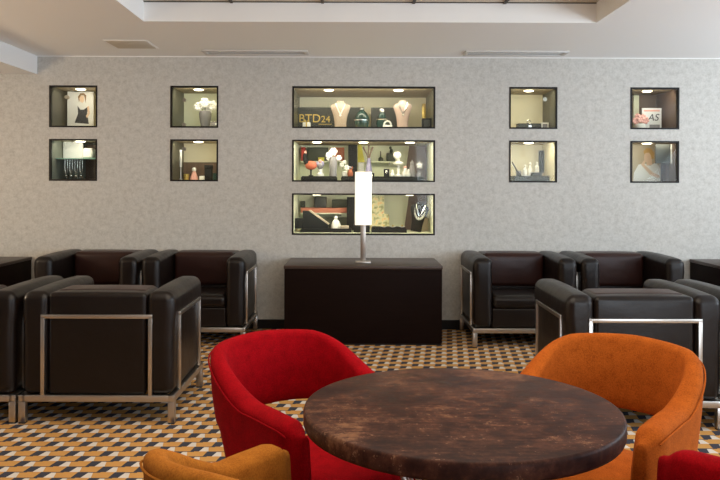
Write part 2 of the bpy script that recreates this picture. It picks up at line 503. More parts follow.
# --- far left, upper: fashion poster
t = thing('poster', 'pale fashion poster of a figure in a black dress', 'poster', (-2.425, 6.66, fA))
finish('board', B(-.115, .115, 0, .012, 0, .325), m_poster, t, smooth=False)
finish('printed_dress', P([(-.05, .05), (.075, .04), (.06, .14), (.075, .20), (.03, .165), (0, .165), (-.025, .20), (-.02, .13)], -.0015, 0), m_ink, t, smooth=False)
finish('printed_arm', P([(.06, .19), (.075, .2), (.085, .13), (.06, .09), (.05, .11), (.066, .135)], -.0025, -.0016), m_skin, t, smooth=False)
finish('printed_face', P([(.0, .235), (.022, .225), (.035, .25), (.03, .285), (.005, .29), (-.01, .262)], -.003, -.0016), m_skin, t, smooth=False)
finish('printed_hair', P([(-.012, .23), (-.004, .268), (.008, .292), (.032, .29), (.038, .27), (.046, .225), (.052, .29), (.03, .312), (0, .31), (-.022, .28)], -.0015, 0), m_printhair, t, smooth=False)
# --- far left, lower
t = thing('glass_shelf', 'green-edged glass shelf inside the far left lower showcase', 'shelf', (-2.375, 6.47, 1.425))
finish('pane', B(-.19, .19, 0, .33, 0, .008), m_glassshelf, t, smooth=False)
for sx in (-.187, .187): finish('shelf_pin', T([(sx, .2, -.004), (sx+math.copysign(.005, sx), .2, -.004)], .004), m_steel, t)
one('display_board', B(-.085, .085, 0, .02, 0, .155), m_poster, (-2.475, 6.62, 1.4335), 'white board standing on the green-edged glass shelf', 'board', smooth=False)
one('folded_cloth', soft_box(-.045, .045, -.05, .05, 0, .09, .02), m_ceram, (-2.325, 6.60, 1.4335), 'white folded cloth beside the white board on the glass shelf', 'cloth')
one('walnut_panel', B(-.05, .05, 0, .02, 0, .31), m_brownwood, (-2.36, 6.76, fB), 'upright walnut panel at the right end of the far left lower showcase', 'panel', smooth=False)
for k, x in enumerate((-2.51, -2.468, -2.424, -2.38)):
    t = thing('necklace', ('silver necklace hanging first from the left under the glass shelf', 'silver necklace hanging second from the left under the glass shelf',
              'silver necklace hanging third from the left under the glass shelf', 'silver necklace hanging last at the right under the glass shelf')[k], 'necklace', (x, 6.56, 1.424), 0, 'hanging silver necklaces')
    finish('chain', T([(-.010, 0, 0), (-.012, 0, -.07), (-.006, 0, -.12), (0, 0, -.13), (.006, 0, -.12), (.012, 0, -.07), (.010, 0, 0)], .0022, seg=6), m_silver, t)
    finish('pendant', blob(bmesh.new(), (0, 0, -.142), .014), m_silver, t)
for k, (x, y) in enumerate(((-2.52, 6.60), (-2.46, 6.64), (-2.40, 6.60))):
    one('bead_cluster', blob(blob(blob(bmesh.new(), (0, 0, .016), .016, 1), (.028, .005, .013), .013, 1), (.012, -.012, .034), .012, 1), m_silver, (x, y, fB),
        ('silver beads under the first hanging necklace', 'silver beads on the base below the middle necklaces', 'silver beads under the last hanging necklace')[k], 'beads', 'silver beads')

# --- vase builder with blossoms
def vase_of_flowers(loc, label, vase_prof, vm, blooms, fm, leaf=True, group=None):
    t = thing('flower_vase', label, 'vase', loc, 0, group)
    finish('vase', L(vase_prof, seg=20), vm, t)
    top = vase_prof[-1][1] if vase_prof[-1][0] > 0 else vase_prof[-2][1]
    for x, y, z, r in blooms:
        finish('stem', T([(0, 0, top-.03), (x*.5, y*.5, (top+z)/2), (x, y, z-r*.5)], .003, seg=6), m_leaf, t)
        bm = bmesh.new(); blob(bm, (x, y, z), r*.45, 1)
        for q in range(6):
            a = q*PI/3 + x*20
            blob(bm, (x+r*.6*math.cos(a), y-r*.15, z+r*.6*math.sin(a)), r*.5, 1, (1, .6, 1))
        finish('blossom', bm, fm, t)
    return t
vase_of_flowers((-1.311, 6.60, fA), 'white lilies in a grey vase, second column upper showcase', [(0, 0), (.035, 0), (.05, .08), (.055, .13), (.045, .15)], m_grey,
                [(-.06, 0, .19, .04), (.0, -.02, .22, .045), (.06, 0, .20, .045), (.02, .01, .16, .04)], m_ceram)
one('crystal_box', B(-.03, .03, -.03, .03, 0, .055, .004), m_silver, (-1.225, 6.56, fA), 'small silvery box right of the white lilies', 'box')

# --- second column, lower
t = thing('door_handle', 'white bar handle upright in the second column lower showcase', 'handle', (-1.502, 6.5, 0))
finish('bar', B(-.009, .009, 0, .012, 1.36, 1.51, .003), m_ceram, t)
finish('post', T([(0, .006, 1.247), (0, .006, 1.362)], .006), m_steel, t)
finish('foot', L([(0, 0), (.022, 0), (.022, .006), (0, .006)], seg=16, c=(0, .006, fB)), m_steel, t)
one('counter_front', B(-.15, .15, 0, .02, 0, .16), m_brownwood, (-1.395, 6.79, fB), 'brown counter front along the back of the black box showcase', 'panel', smooth=False)
t = thing('presentation_box', 'tall black presentation box in the second column lower showcase', 'box', (-1.285, 6.62, fB))
finish('body', B(-.032, .032, -.02, .02, 0, .10, .003), m_blackbox, t); finish('lid', B(-.034, .034, -.022, .022, .10, .13, .003), m_blackbox, t)
t = thing('figurine', 'pink and white figurine left of the tall black box', 'figurine', (-1.407, 6.60, fB))
finish('body', L([(0, 0), (.035, 0), (.03, .03), (.018, .06), (.012, .075)], seg=16), m_pinkc, t); finish('head', blob(bmesh.new(), (0, 0, .09), .02), m_ceram, t)
one('jewel_cup', L([(0, 0), (.02, 0), (.026, .05), (.024, .052), (0, .01)], seg=16), m_gold, (-1.477, 6.61, fB), 'gold cup beside the white bar handle', 'cup')
one('price_block', B(-.022, .022, -.012, .012, 0, .035, .002), m_ceram, (-1.33, 6.56, fB), 'tiny white block before the tall black box', 'block')
one('glass_cube', B(-.025, .025, -.025, .025, 0, .06, .003), m_teal, (-1.215, 6.60, fB), 'dark teal cube at the right of the tall black box', 'cube')

# --- centre top: boards, sign, busts
t = thing('shop_sign', 'dark slate sign with gold letters BTD24', 'sign', (-0.264, 6.86, fA))
finish('board', B(-.28, .34, 0, .02, 0, .215), m_slate, t, smooth=False)
finish('lettering', text_mesh('BTD', .105, .003), m_gold, t, smooth=False, loc=(-.15, -.004, .078))
finish('lettering', text_mesh('24', .085, .003), m_gold, t, smooth=False, loc=(-.005, -.004, .078))
finish('underline', B(-.07, .05, -.003, 0, .058, .063), m_gold, t, smooth=False)
one('display_board', B(-.17, .15, 0, .02, 0, .215), m_slate, (0.314, 6.88, fA), 'plain slate board between the two necklace busts', 'board', smooth=False)
def bust(loc, label, m, w, h, chain_m):
    t = thing('necklace_bust', label, 'bust', loc, 0, 'necklace busts')
    bm = bmesh.new(); rings = []
    prof = [(0, .58, .42), (.25, .60, .46), (.5, .72, .55), (.68, .90, .62), (.78, 1.0, .60), (.86, .86, .5), (.90, .52, .42), (.95, .36, .38), (1.0, .34, .36)]
    for z, a_, b2 in prof:
        rings.append([bm.verts.new((w/2*a_*math.cos(2*PI*k/28), .06*b2*math.sin(2*PI*k/28) + .03*(1-z), h*z + (.015*h*abs(math.cos(2*PI*k/28)) if .7 < z < .9 else 0))) for k in range(28)])
    for A, Bq in zip(rings, rings[1:]):
        for k in range(28): bm.faces.new((A[k], A[(k+1) % 28], Bq[(k+1) % 28], Bq[k]))
    bm.faces.new(rings[0]); bm.faces.new(rings[-1])
    finish('form', bm, m, t, angle=80)
    pts = []
    for k in range(15):
        u = k/14*2-1
        pts.append((u*w*.24, -.040 - .012*(1-u*u), h*(.90 - .40*(1-abs(u))**.85)))
    finish('necklace', T(pts, .0045, seg=6), chain_m, t)
    finish('pendant', blob(bmesh.new(), (0, -.05, h*.47), .010), chain_m, t)
    return t
bust((-0.130, 6.62, fA), 'blush necklace bust with white necklace beside the gold lettering', m_bust, .175, .245, m_pearl)
bust((0.415, 6.60, fA), 'pink necklace bust with a silver chain, right of the dark jars', m_bust2, .165, .250, m_silver)
t = thing('gift_box', 'small white gift box with gold ribbon before the gold letters', 'box', (-0.425, 6.60, fA))
finish('body', B(-.033, .033, -.025, .025, 0, .055, .003), m_ceram, t); finish('ribbon', B(-.006, .006, -.027, .027, 0, .058), m_gold, t)
finish('bow', blob(blob(bmesh.new(), (-.014, 0, .066), .013, 1), (.014, 0, .066), .013, 1), m_gold, t)
t = thing('domed_jar', 'dark teal domed jar right of the blush necklace bust', 'jar', (0.057, 6.58, fA))
finish('body', L([(0, 0), (.05, 0), (.062, .03), (.066, .07), (.06, .105), (.045, .135), (.025, .155), (.012, .16)], seg=24), m_teal, t)
finish('finial', L([(.012, 0), (.022, .008), (.022, .018), (.010, .03), (0, .034)], seg=16, c=(0, 0, .158)), m_silver, t)
finish('band', L([(.0668, .068), (.068, .074), (.0668, .080)], seg=24), m_silver, t)
t = thing('domed_jar', 'dark teal stepped jar left of the pink necklace bust', 'jar', (0.233, 6.60, fA))
finish('body', L([(0, 0), (.045, 0), (.052, .05), (.045, .075), (.034, .082), (.034, .12), (.02, .14), (0, .142)], seg=24), m_teal, t)
finish('collar', L([(.046, .078), (.05, .084), (.044, .09)], seg=24), m_silver, t); finish('finial', blob(bmesh.new(), (0, 0, .16), .02), m_ceram, t)
t = thing('ring_stand', 'pale arched ring stand between stepped jar and pink bust', 'ring stand', (0.280, 6.545, fA))
finish('arch', T([(.03*math.cos(PI*k/10), 0, .03+.035*math.sin(PI*k/10)) for k in range(11)], .008), m_ceram, t)
finish('base', B(-.04, .04, -.02, .02, 0, .03, .004), m_ceram, t)
t = thing('framed_card', 'black box with grey text card, right end beneath the brown post', 'card', (0.624, 6.56, fA))
finish('frame', B(-.042, .042, 0, .05, 0, .092, .003), m_blackbox, t); finish('card', B(-.026, .026, -.002, .0, .02, .078), m_slate, t, smooth=False)
one('gold_post', B(-.016, .016, -.016, .016, 0, .26, .002), m_gold, (0.632, 6.96, fA), 'slim golden-brown post standing at the right of the top centre showcase', 'post')

# --- centre middle
def tray(loc, w, d, h, label, m=None):
    t = thing('display_plinth', label, 'plinth', loc, 0, 'black display plinths')
    finish('base', B(-w/2, w/2, -d/2, d/2, 0, h*.75, .002), m or m_blackbox, t)
    finish('pad', B(-w/2+.006, w/2-.006, -d/2+.006, d/2-.006, h*.75, h, .002), m or m_blackbox, t)
    return t
tray((-0.312, 6.62, fB), .31, .22, .036, 'low black plinth under the rooster figurine and grey vase')
tray((-0.057, 6.62, fB), .13, .20, .036, 'low black plinth just left of the lamp top, middle showcase')
tray((.38, 6.62, fB), .43, .22, .036, 'low black plinth under the white ornaments, middle showcase')
pB = fB + .0365
t = thing('rooster_figurine', 'coral rooster figurine with dark neck on black plinth', 'figurine', (-.405, 6.60, pB))
finish('body', blob(bmesh.new(), (.02, 0, .095), .05, 3, (1.05, .6, .8)), m_coral, t)
finish('neck', T([(-.015, 0, .11), (-.035, 0, .15), (-.035, 0, .185), (-.03, 0, .20)], [.024, .02, .015, .010], seg=12), m_blackbox, t)
finish('comb', P([(-.04, .195), (-.036, .225), (-.03, .212), (-.024, .228), (-.018, .198)], -.004, .004), m_pinkc, t)
finish('tail', T([(.048, 0, .10), (.055, 0, .12), (.056, 0, .085)], [.018, .012, .004], seg=10), m_coral, t)
finish('foot', L([(.022, 0), (.022, .006), (.008, .012), (.007, .065)], seg=12, c=(.02, 0, 0)), m_blackbox, t)
t = thing('bird_figurine', 'small grey-blue bird figurine on a white pedestal beside the rooster', 'figurine', (-.305, 6.60, pB))
finish('pedestal', L([(.03, 0), (.03, .02), (.016, .035), (.016, .06)], seg=14), m_ceram, t)
finish('body', blob(bmesh.new(), (0, 0, .092), .034, 2, (.8, .6, 1)), m_grey, t)
finish('wing', blob(bmesh.new(), (-.022, -.005, .108), .018, 2, (.8, .5, 1.3)), m_violet, t); finish('wing', blob(bmesh.new(), (.022, -.005, .108), .018, 2, (.8, .5, 1.3)), m_violet, t)
finish('head', blob(bmesh.new(), (0, -.005, .132), .016), m_pinkc, t)
vase_of_flowers((-0.192, 6.60, pB), 'tall grey vase with big white blossoms in the middle showcase', [(0, 0), (.035, 0), (.032, .05), (.036, .10), (.032, .15), (.026, .17)], m_grey,
                [(.0, 0, .215, .036), (-.035, 0, .185, .030), (-.04, .01, .158, .020), (.05, 0, .16, .025)], m_ceram)
vase_of_flowers((-0.094, 6.66, fB+.0365), 'low spray of cream blossoms between grey vase and dark post', [(0, 0), (.02, 0), (.024, .03), (.016, .045)], m_ceram,
                [(-.025, 0, .10, .022), (.02, 0, .075, .026), (.0, 0, .125, .018)], m_pearl)
one('dark_post', B(-.04, .04, -.02, .02, 0, .325, .003), m_blackbox, (-0.022, 6.84, fB), 'tall near-black post behind the lamp, middle showcase', 'post')
t = thing('figurine', 'small rust and grey figurine at the foot of the dark post', 'figurine', (-0.042, 6.60, pB))
finish('body', L([(.02, 0), (.026, .02), (.016, .05), (.006, .065)], seg=12), m_rust, t); finish('arm', T([(.0, 0, .045), (.02, 0, .075), (.014, 0, .085)], .006), m_rust, t); finish('head', blob(bmesh.new(), (0, 0, .075), .013), m_grey, t)
# wall shelves at the back of the middle showcase
def shelf(x0, x1, y, z, d, m, label):
    t = thing('wall_shelf', label, 'shelf', ((x0+x1)/2, y, z)); h = (x1-x0)/2
    finish('board', B(-h, h, -d, 0, -.012, 0, .002), m, t)
    for s in (-.7, .7): finish('bracket', B(s*h-.006, s*h+.006, -d*.7, 0, -.03, -.012), m_steel, t)
shelf(-.50, -.07, E, 1.43, .13, m_pale_green, 'pale back shelf holding red and dark boxes, middle showcase left half')
shelf(.10, .36, E, 1.43, .13, m_pale_green, 'pale back shelf holding dark boxes behind the lamp, middle showcase right half')
one('red_book', B(-.018, .018, -.05, .05, 0, .125, .002), m_redcard, (-0.478, 6.99, 1.4305), 'upright red box at the left end of the back shelf', 'box')
one('storage_box', B(-.095, .095, -.05, .05, 0, .125, .003), m_darkgreen, (-0.346, 6.99, 1.4305), 'dark green box right of the upright red box', 'box')
one('storage_box', B(-.065, .065, -.05, .05, 0, .125, .003), m_rust, (-0.165, 6.99, 1.4305), 'rust coloured box on the back shelf behind white blossoms', 'box')
one('small_card', B(-.028, .028, -.004, .004, 0, .055), m_yellow, (-0.309, 6.885, fB+.155), 'small yellow card behind the grey-blue bird figurine', 'card', smooth=False)
one('card_stand', B(-.012, .012, -.012, .012, 0, .1545, .002), m_ceram, (-0.309, 6.885, fB), 'thin white stand under the small yellow card', 'stand')
one('storage_box', B(-.04, .04, -.045, .045, 0, .075, .003), m_darkgreen, (0.330, 6.99, 1.4305), 'dark green box at the right end of the right back shelf', 'box')
one('candle_cup', L([(.022, 0), (.022, .03), (.006, .04), (.004, .09), (0, .10)], seg=14), m_darkgreen, (0.236, 6.99, 1.4305), 'dark candle cup left of the green box on the right shelf', 'cup')
one('bird_ornament', blob(blob(bmesh.new(), (0, 0, .02), .02, 2, (.8, .8, 1.2)), (-.008, 0, .05), .013, 2), m_darkgreen, (0.335, 6.985, 1.5065), 'tiny dark bird on top of the right green box', 'ornament')
t = thing('pennant_card', 'yellow triangular card behind the lamp top', 'card', (0.060, 6.96, 1.42))
finish('card', P([(-.035, 0), (.03, 0), (-.005, .17), (-.035, .17)], 0, .005), m_yellow, t, smooth=False)
finish('stand', B(-.03, .02, .0, .03, -.17, 0), m_ceram, t, smooth=False)
t = thing('violet_vase', 'slim violet and brown vase with dark twigs behind the lamp top', 'vase', (0.122, 6.72, fB))
finish('vase', L([(0, 0), (.03, 0), (.036, .06), (.022, .14), (.014, .19), (.018, .20)], seg=18), m_violet, t)
for a_, b2 in ((-.05, .30), (.0, .315), (.035, .30)): finish('twig', T([(0, 0, .18), (a_*.4, 0, .24), (a_, 0, b2)], [.005, .006, .009], seg=8), m_brownwood, t)
for k, (x, l) in enumerate(((.075, 'small dark ring box right of the lamp top'), (.205, 'small dark ring box left of the white lantern ornament'))):
    t = thing('ring_box', l, 'box', (x+.07, 6.60, fB if k == 0 else pB), 0, 'small dark ring boxes')
    q = fB if k == 0 else pB
    finish('base', B(-.024, .024, -.02, .02, 0, .03, .003), m_blackbox, t)
    o = finish('lid', B(-.024, .024, .012, .024, .03, .066, .003), m_blackbox, t); finish('ring', T([(.009*math.cos(2*PI*i/14), 0, .038+.009*math.sin(2*PI*i/14)) for i in range(14)], .0025, seg=6, closed=True), m_silver, t)
t = thing('table_ornament', 'white tiered ornament with two globes on a slim post', 'ornament', (0.379, 6.60, pB))
finish('base', L([(.04, 0), (.04, .012), (.012, .02), (.012, .10)], seg=16), m_ceram, t)
finish('disc', L([(.012, .10), (.042, .108), (.045, .118), (.03, .13), (.012, .135), (.012, .16)], seg=18), m_ceram, t)
finish('globe', blob(bmesh.new(), (-.012, 0, .185), .036), m_ceram, t)
for k, (x, h, s, l) in enumerate(((.437, .09, 1.0, 'short white candle figure right of the two-globe ornament'), (.462, .06, .7, 'smallest white flask left of the grey pointed figure'),
                                  (.325, .05, .8, 'low white cup left of the two-globe ornament'))):
    t = thing('white_ornament', l, 'ornament', (x, (6.60, 6.54, 6.57)[k], pB), 0, 'white ornaments on the plinth')
    finish('body', L([(.022*s, 0), (.026*s, h*.3), (.012*s, h*.7), (.014*s, h*.8)], seg=14), m_ceram, t); finish('top', blob(bmesh.new(), (0, 0, h*.88), .015*s), m_pinkc if k == 0 else m_ceram, t)
t = thing('pointed_figure', 'grey pointed figure before the brown side panel', 'ornament', (.502, 6.655, pB))
finish('body', L([(.036, 0), (.03, .05), (.018, .10), (.006, .14), (0, .15)], seg=16), m_grey, t); finish('head', blob(bmesh.new(), (0, 0, .115), .02), m_grey, t)
t = thing('star_ornament', 'white star on a small stand at the right end of the plinth', 'ornament', (.56, 6.57, pB))
finish('stand', L([(.02, 0), (.02, .03), (.005, .036), (.005, .07)], seg=12), m_grey, t)
finish('star', P([((.038 if k % 2 == 0 else .016)*math.sin(2*PI*k/10), .10+(.038 if k % 2 == 0 else .016)*math.cos(2*PI*k/10)) for k in range(10)], -.008, .008), m_ceram, t)
def side_panel_leaning(z0, h, label, m, x0=.47, x1=.70):
    t = thing('room_divider', label, 'panel', (0, 6.90, z0))
    finish('panel', P([(x0-.02, 0), (.655, 0), (.655, h), (x0+.025, h)], 0, .02), m, t, smooth=False)
    finish('edge_strip', B(.60, .612, -.006, 0, 0, h), m_brownwood, t, smooth=False)
side_panel_leaning(fB, .32, 'plum brown panel at the right end of the middle showcase', m_plum)
side_panel_leaning(fD, .32, 'dark brown panel at the right end of the lowest showcase', m_plum)

# --- centre bottom
tray((-0.249, 6.60, fD), .44, .24, .030, 'long black plinth under the slanted jewellery ramp')
tray((0.057, 6.60, fD), .14, .22, .085, 'tall black plinth behind the lamp stem, lowest showcase')
tray((0.295, 6.60, fD), .30, .24, .042, 'black plinth with pale top edge under the tiny rings')
pD = fD + .0305
t = thing('jewellery_ramp', 'slanted black jewellery ramp with a beige suede face', 'jewellery stand', (-0.368, 6.60, pD))
finish('body', P([(-.085, 0), (.14, 0), (.14, .03), (-.03, .15), (-.085, .15)], -.06, .06), m_blackbox, t, smooth=False)
finish('suede_face', P([(.125, .0395), (.14, .0315), (.146, .040), (-.02, .158), (-.035, .1535)], -.04, .04), m_beige, t, smooth=False)
one('ramp_block', B(-.035, .035, -.06, .06, 0, .085, .003), m_blackbox, (-0.490, 6.60, pD), 'short black block at the left foot of the slanted ramp', 'block')
t = thing('bell_figurine', 'white bell-shaped figurine on the long black plinth', 'figurine', (-0.166, 6.60, pD))
finish('skirt', L([(.045, .0), (.042, .03), (.03, .06), (.014, .078)], seg=18), m_ceram, t); finish('head', blob(bmesh.new(), (0, 0, .092), .018), m_ceram, t)
one('card_block', B(-.036, .036, -.03, .03, 0, .026, .003), m_beige, (-0.088, 6.55, pD), 'beige card block right of the bell figurine', 'block')
shelf(-.50, -.07, E, .955, .16, m_pale_green, 'salmon-clothed back shelf in the lowest showcase')
one('shelf_cloth', B(-.21, .21, -.155, -.005, 0, .045, .004), m_salmon, (-.285, E, .9555), 'salmon cloth pad along the back shelf, lowest showcase', 'cloth')
one('storage_box', B(-.055, .055, -.04, .04, 0, .10, .003), m_slate, (-0.318, 6.985, 1.001), 'upright grey box on the salmon cloth pad', 'box')
one('storage_box', B(-.07, .07, -.04, .04, 0, .075, .003), m_darkgreen, (-0.143, 6.985, 1.001), 'low dark green box on the salmon cloth pad', 'box')
one('storage_box', B(-.022, .022, -.03, .03, 0, .06, .003), m_darkgreen, (-0.483, 6.985, 1.001), 'smallest dark green box, left end of the salmon pad', 'box')
one('counter_front', B(-.16, .16, -.01, .01, 0, .11), m_darkgreen, (-0.219, 6.98, fD), 'dark green counter front below the salmon cloth shelf', 'panel', smooth=False)
one('floral_picture', B(-.075, .075, 0, .015, 0, .16), m_picture, (0.190, 6.90, fD+.145), 'upper floral print right of the lamp shade', 'picture', smooth=False)
one('floral_picture', B(-.085, .085, 0, .02, 0, .144), m_picture, (0.228, 6.90, fD), 'lower floral print right of the lamp stem', 'picture', smooth=False)
one('dark_post', B(-.035, .035, -.02, .02, 0, .30, .003), m_blackbox, (-0.038, 6.84, fD), 'tall dark post behind the lamp stem, lowest showcase', 'post')
t = bust((.535, 6.60, fD+.004), 'leaning dark bust with a silver statement necklace', m_blackbox, .165, .26, m_silver)
t.rotation_euler = (0, .16, 0); t['group'] = 'necklace busts'
bm = bmesh.new()
for k in range(13):
    a_ = PI*(1+k/12)
    blob(bm, (.045*math.cos(a_), -.052-.006*abs(math.sin(a_)), .20+.085*math.sin(a_)), .008+.007*abs(math.sin(a_)), 1)
finish('bead_collar', bm, m_silver, t)
one('suede_cube', B(-.036, .036, -.02, .02, 0, .115, .003), m_beige, (.618, 6.75, fD), 'beige suede block right of the leaning dark bust', 'block')
for k, (x, l) in enumerate(((.25, 'tiny gold ring dish, left of three on the pale-edged plinth'), (.33, 'tiny gold ring dish, middle of three on the pale-edged plinth'), (.41, 'tiny gold ring dish, right of three on the pale-edged plinth'))):
    t = thing('ring_dish', l, 'dish', (x, 6.55, fD+.0425), 0, 'tiny ring dishes')
    finish('dish', L([(.014, 0), (.026, .008), (.027, .010), (.012, .003), (0, .003)], seg=16), m_ceram, t); finish('ring', blob(bmesh.new(), (0, 0, .012), .010, 1), m_gold, t)
one('velvet_roll', T([(-.05, 0, .022), (.05, 0, .022)], .022, seg=16), m_blackbox, (0.057, 6.58, fD+.0855), 'black velvet roll on the tall plinth behind the lamp', 'roll')

# --- right columns
t = thing('ring_case', 'wide grey ring case in the upper showcase right of centre', 'box', (1.516, 6.60, fA))
finish('body', B(-.10, .10, -.05, .05, 0, .05, .004), m_slate, t); finish('clasp', B(-.012, .012, -.054, -.05, .018, .034), m_silver, t)
finish('ring', T([(.016*math.cos(2*PI*i/16), 0, .066+.016*math.sin(2*PI*i/16)) for i in range(16)], .004, seg=6, closed=True), m_silver, t)
t = thing('picture_block', 'white framed cube beside the wide grey ring case', 'picture', (1.648, 6.58, fA))
finish('frame', B(-.035, .035, -.02, .02, 0, .058, .003), m_ceram, t); finish('picture', B(-.02, .02, -.022, -.02, .014, .046), m_grey, t, smooth=False)
t = thing('display_plinth', 'dark stepped plinth under the pale perfume flasks', 'plinth', (1.53, 6.62, fB), 0, 'black display plinths')
finish('base', B(-.15, .15, -.09, .09, 0, .045, .003), m_slate, t); finish('step', B(.0, .096, -.05, .05, .045, .075, .003), m_slate, t)
for k, (x, h, z, l) in enumerate(((-.045, .10, .0455, 'tall pale flask, left of the flasks on the dark plinth'), (0, .12, .0455, 'tallest pale flask on the dark plinth'), (.06, .095, .0755, 'pale flask on the raised step of the dark plinth'))):
    t = thing('perfume_flask', l, 'flask', (1.53+x, 6.60, fB+z), 0, 'pale perfume flasks')
    finish('bottle', L([(.018, 0), (.020, .01), (.018, h*.55), (.008, h*.65), (.008, h*.78)], seg=16), m_pearl, t); finish('stopper', L([(.010, h*.78), (.012, h*.9), (0, h)], seg=12), m_ceram, t)
one('dark_cup', L([(.022, 0), (.026, .045), (.024, .045), (0, .01)], seg=16), m_grey, (1.43, 6.60, fB+.0455), 'grey cup at the left of the pale flasks', 'cup')
t = thing('pen_stand', 'slanting dark rod on a foot in the flask showcase', 'pen', (1.405, 6.55, fB+.0455))
finish('rod', T([(.018, 0, .012), (-.045, 0, .12)], .005), m_blackbox, t); finish('foot', B(-.002, .032, -.015, .015, 0, .014, .002), m_slate, t)
one('hanging_clock', B(-.022, .022, -.012, .012, 0, .20, .003), m_slate, (1.667, 6.76, fB+.075), 'tall thin dark panel at the right of the flask showcase', 'panel')
one('panel_block', B(-.022, .022, -.02, .02, 0, .0745, .002), m_beige, (1.667, 6.76, fB), 'beige block under the tall thin dark panel', 'block')

t = thing('lettered_card', 'white card with black letters AS before the walnut back', 'sign', (2.608, 6.64, fA))
finish('card', B(-.085, .085, 0, .012, 0, .195), m_poster, t, smooth=False)
finish('lettering', text_mesh('AS', .085, .001, .25), m_ink, t, smooth=False, loc=(.01, -.0015, .085))
finish('printed_band', B(-.07, .07, -.001, 0, .165, .18), m_pinkc, t, smooth=False); finish('printed_band', B(-.02, .07, -.001, 0, .02, .05), m_grey, t, smooth=False)
vase_of_flowers((2.475, 6.56, fA), 'pink flower bunch in a low vase left of the lettered card', [(0, 0), (.04, 0), (.045, .03), (.035, .05)], m_ceram,
                [(-.04, 0, .075, .030), (.0, -.01, .09, .034), (.045, 0, .08, .032), (-.02, .01, .115, .026), (.03, .01, .11, .026)], m_pinkc)
one('cream_post', B(-.025, .025, -.02, .02, 0, .325, .002), m_pale_green, (2.52, 6.79, fA), 'pale upright strip at the left of the walnut back', 'post')
t = thing('poster', 'portrait poster of a blonde woman in white, chin on hand', 'poster', (2.571, 6.66, fB))
finish('board', B(-.125, .125, 0, .012, 0, .33), mat('cream_poster', (.50, .42, .31), .5), t, smooth=False)
finish('printed_top', P([(-.12, .0), (.12, .0), (.125, .10), (.085, .17), (.03, .14), (-.02, .16), (-.07, .15), (-.11, .08)], -.001, 0), m_ceram, t, smooth=False)
finish('printed_neck', P([(0, .14), (.05, .15), (.045, .20), (.0, .19)], -.0015, 0), m_skin, t, smooth=False)
finish('printed_face', P([(-.022, .20), (-.012, .175), (.012, .165), (.038, .185), (.046, .22), (.032, .26), (-.002, .262), (-.02, .235)], -.002, 0), m_skin, t, smooth=False)
finish('printed_hair', P([(-.022, .24), (-.008, .252), (.02, .255), (.036, .235), (.044, .20), (.062, .20), (.068, .25), (.04, .29), (0, .295), (-.028, .27)], -.0025, 0), m_hair, t, smooth=False)
finish('printed_arm', P([(-.05, .15), (-.022, .19), (-.008, .178), (-.02, .15), (.05, .085), (.12, .05), (.105, .03), (.03, .06)], -.0025, 0), m_skin, t, smooth=False)
t = thing('wall_screen', 'dark framed screen upper right of the portrait poster', 'screen', (2.648, 6.47, fB+.155))
finish('panel', B(-.07, .055, 0, .02, 0, .165), m_slate, t, smooth=False); finish('frame', B(.055, .068, -.002, .02, 0, .165), m_ceram, t, smooth=False)
finish('stand', B(.02, .05, .02, .035, -.154, .05), m_plum, t, smooth=False)

# ------------------------------------------------------------------ consoles and side tables
def sideboard(x0, x1, label):
    t = thing('sideboard', label, 'sideboard', ((x0+x1)/2, 5.71, 0), 0, 'dark wooden sideboards'); h = (x1-x0)/2
    finish('carcass', B(-h+.004, h-.004, .006, .628, .012, .576, .002), m_wenge, t)
    finish('top', B(-h, h, 0, .63, .576, .60, .002), [m_wenge_top], t)
    finish('plinth', B(-h+.01, h-.01, .012, .62, 0, .012), m_black, t)
    return t
sideboard(-.537, .666, 'dark wooden sideboard under the table lamp, beneath the wide showcases')
sideboard(-3.95, -2.71, 'dark wooden sideboard at the left end of the leather armchair row')
sideboard(2.81, 4.05, 'dark wooden sideboard at the right end of the leather armchair row')

t = thing('table_lamp', 'table lamp with tall glowing white rectangular shade on the central sideboard', 'lamp', (.065, 5.93, .6005))
finish('base', B(-.06, .06, -.06, .06, 0, .016, .002), m_steel, t)
finish('stem', B(-.021, .021, -.012, .012, .016, .36, .002), m_steel, t)
bm = bmesh.new(); box(bm, -.065, .065, -.065, .065, .30, .715, .004)
finish('lamp_shade', bm, m_shade, t)

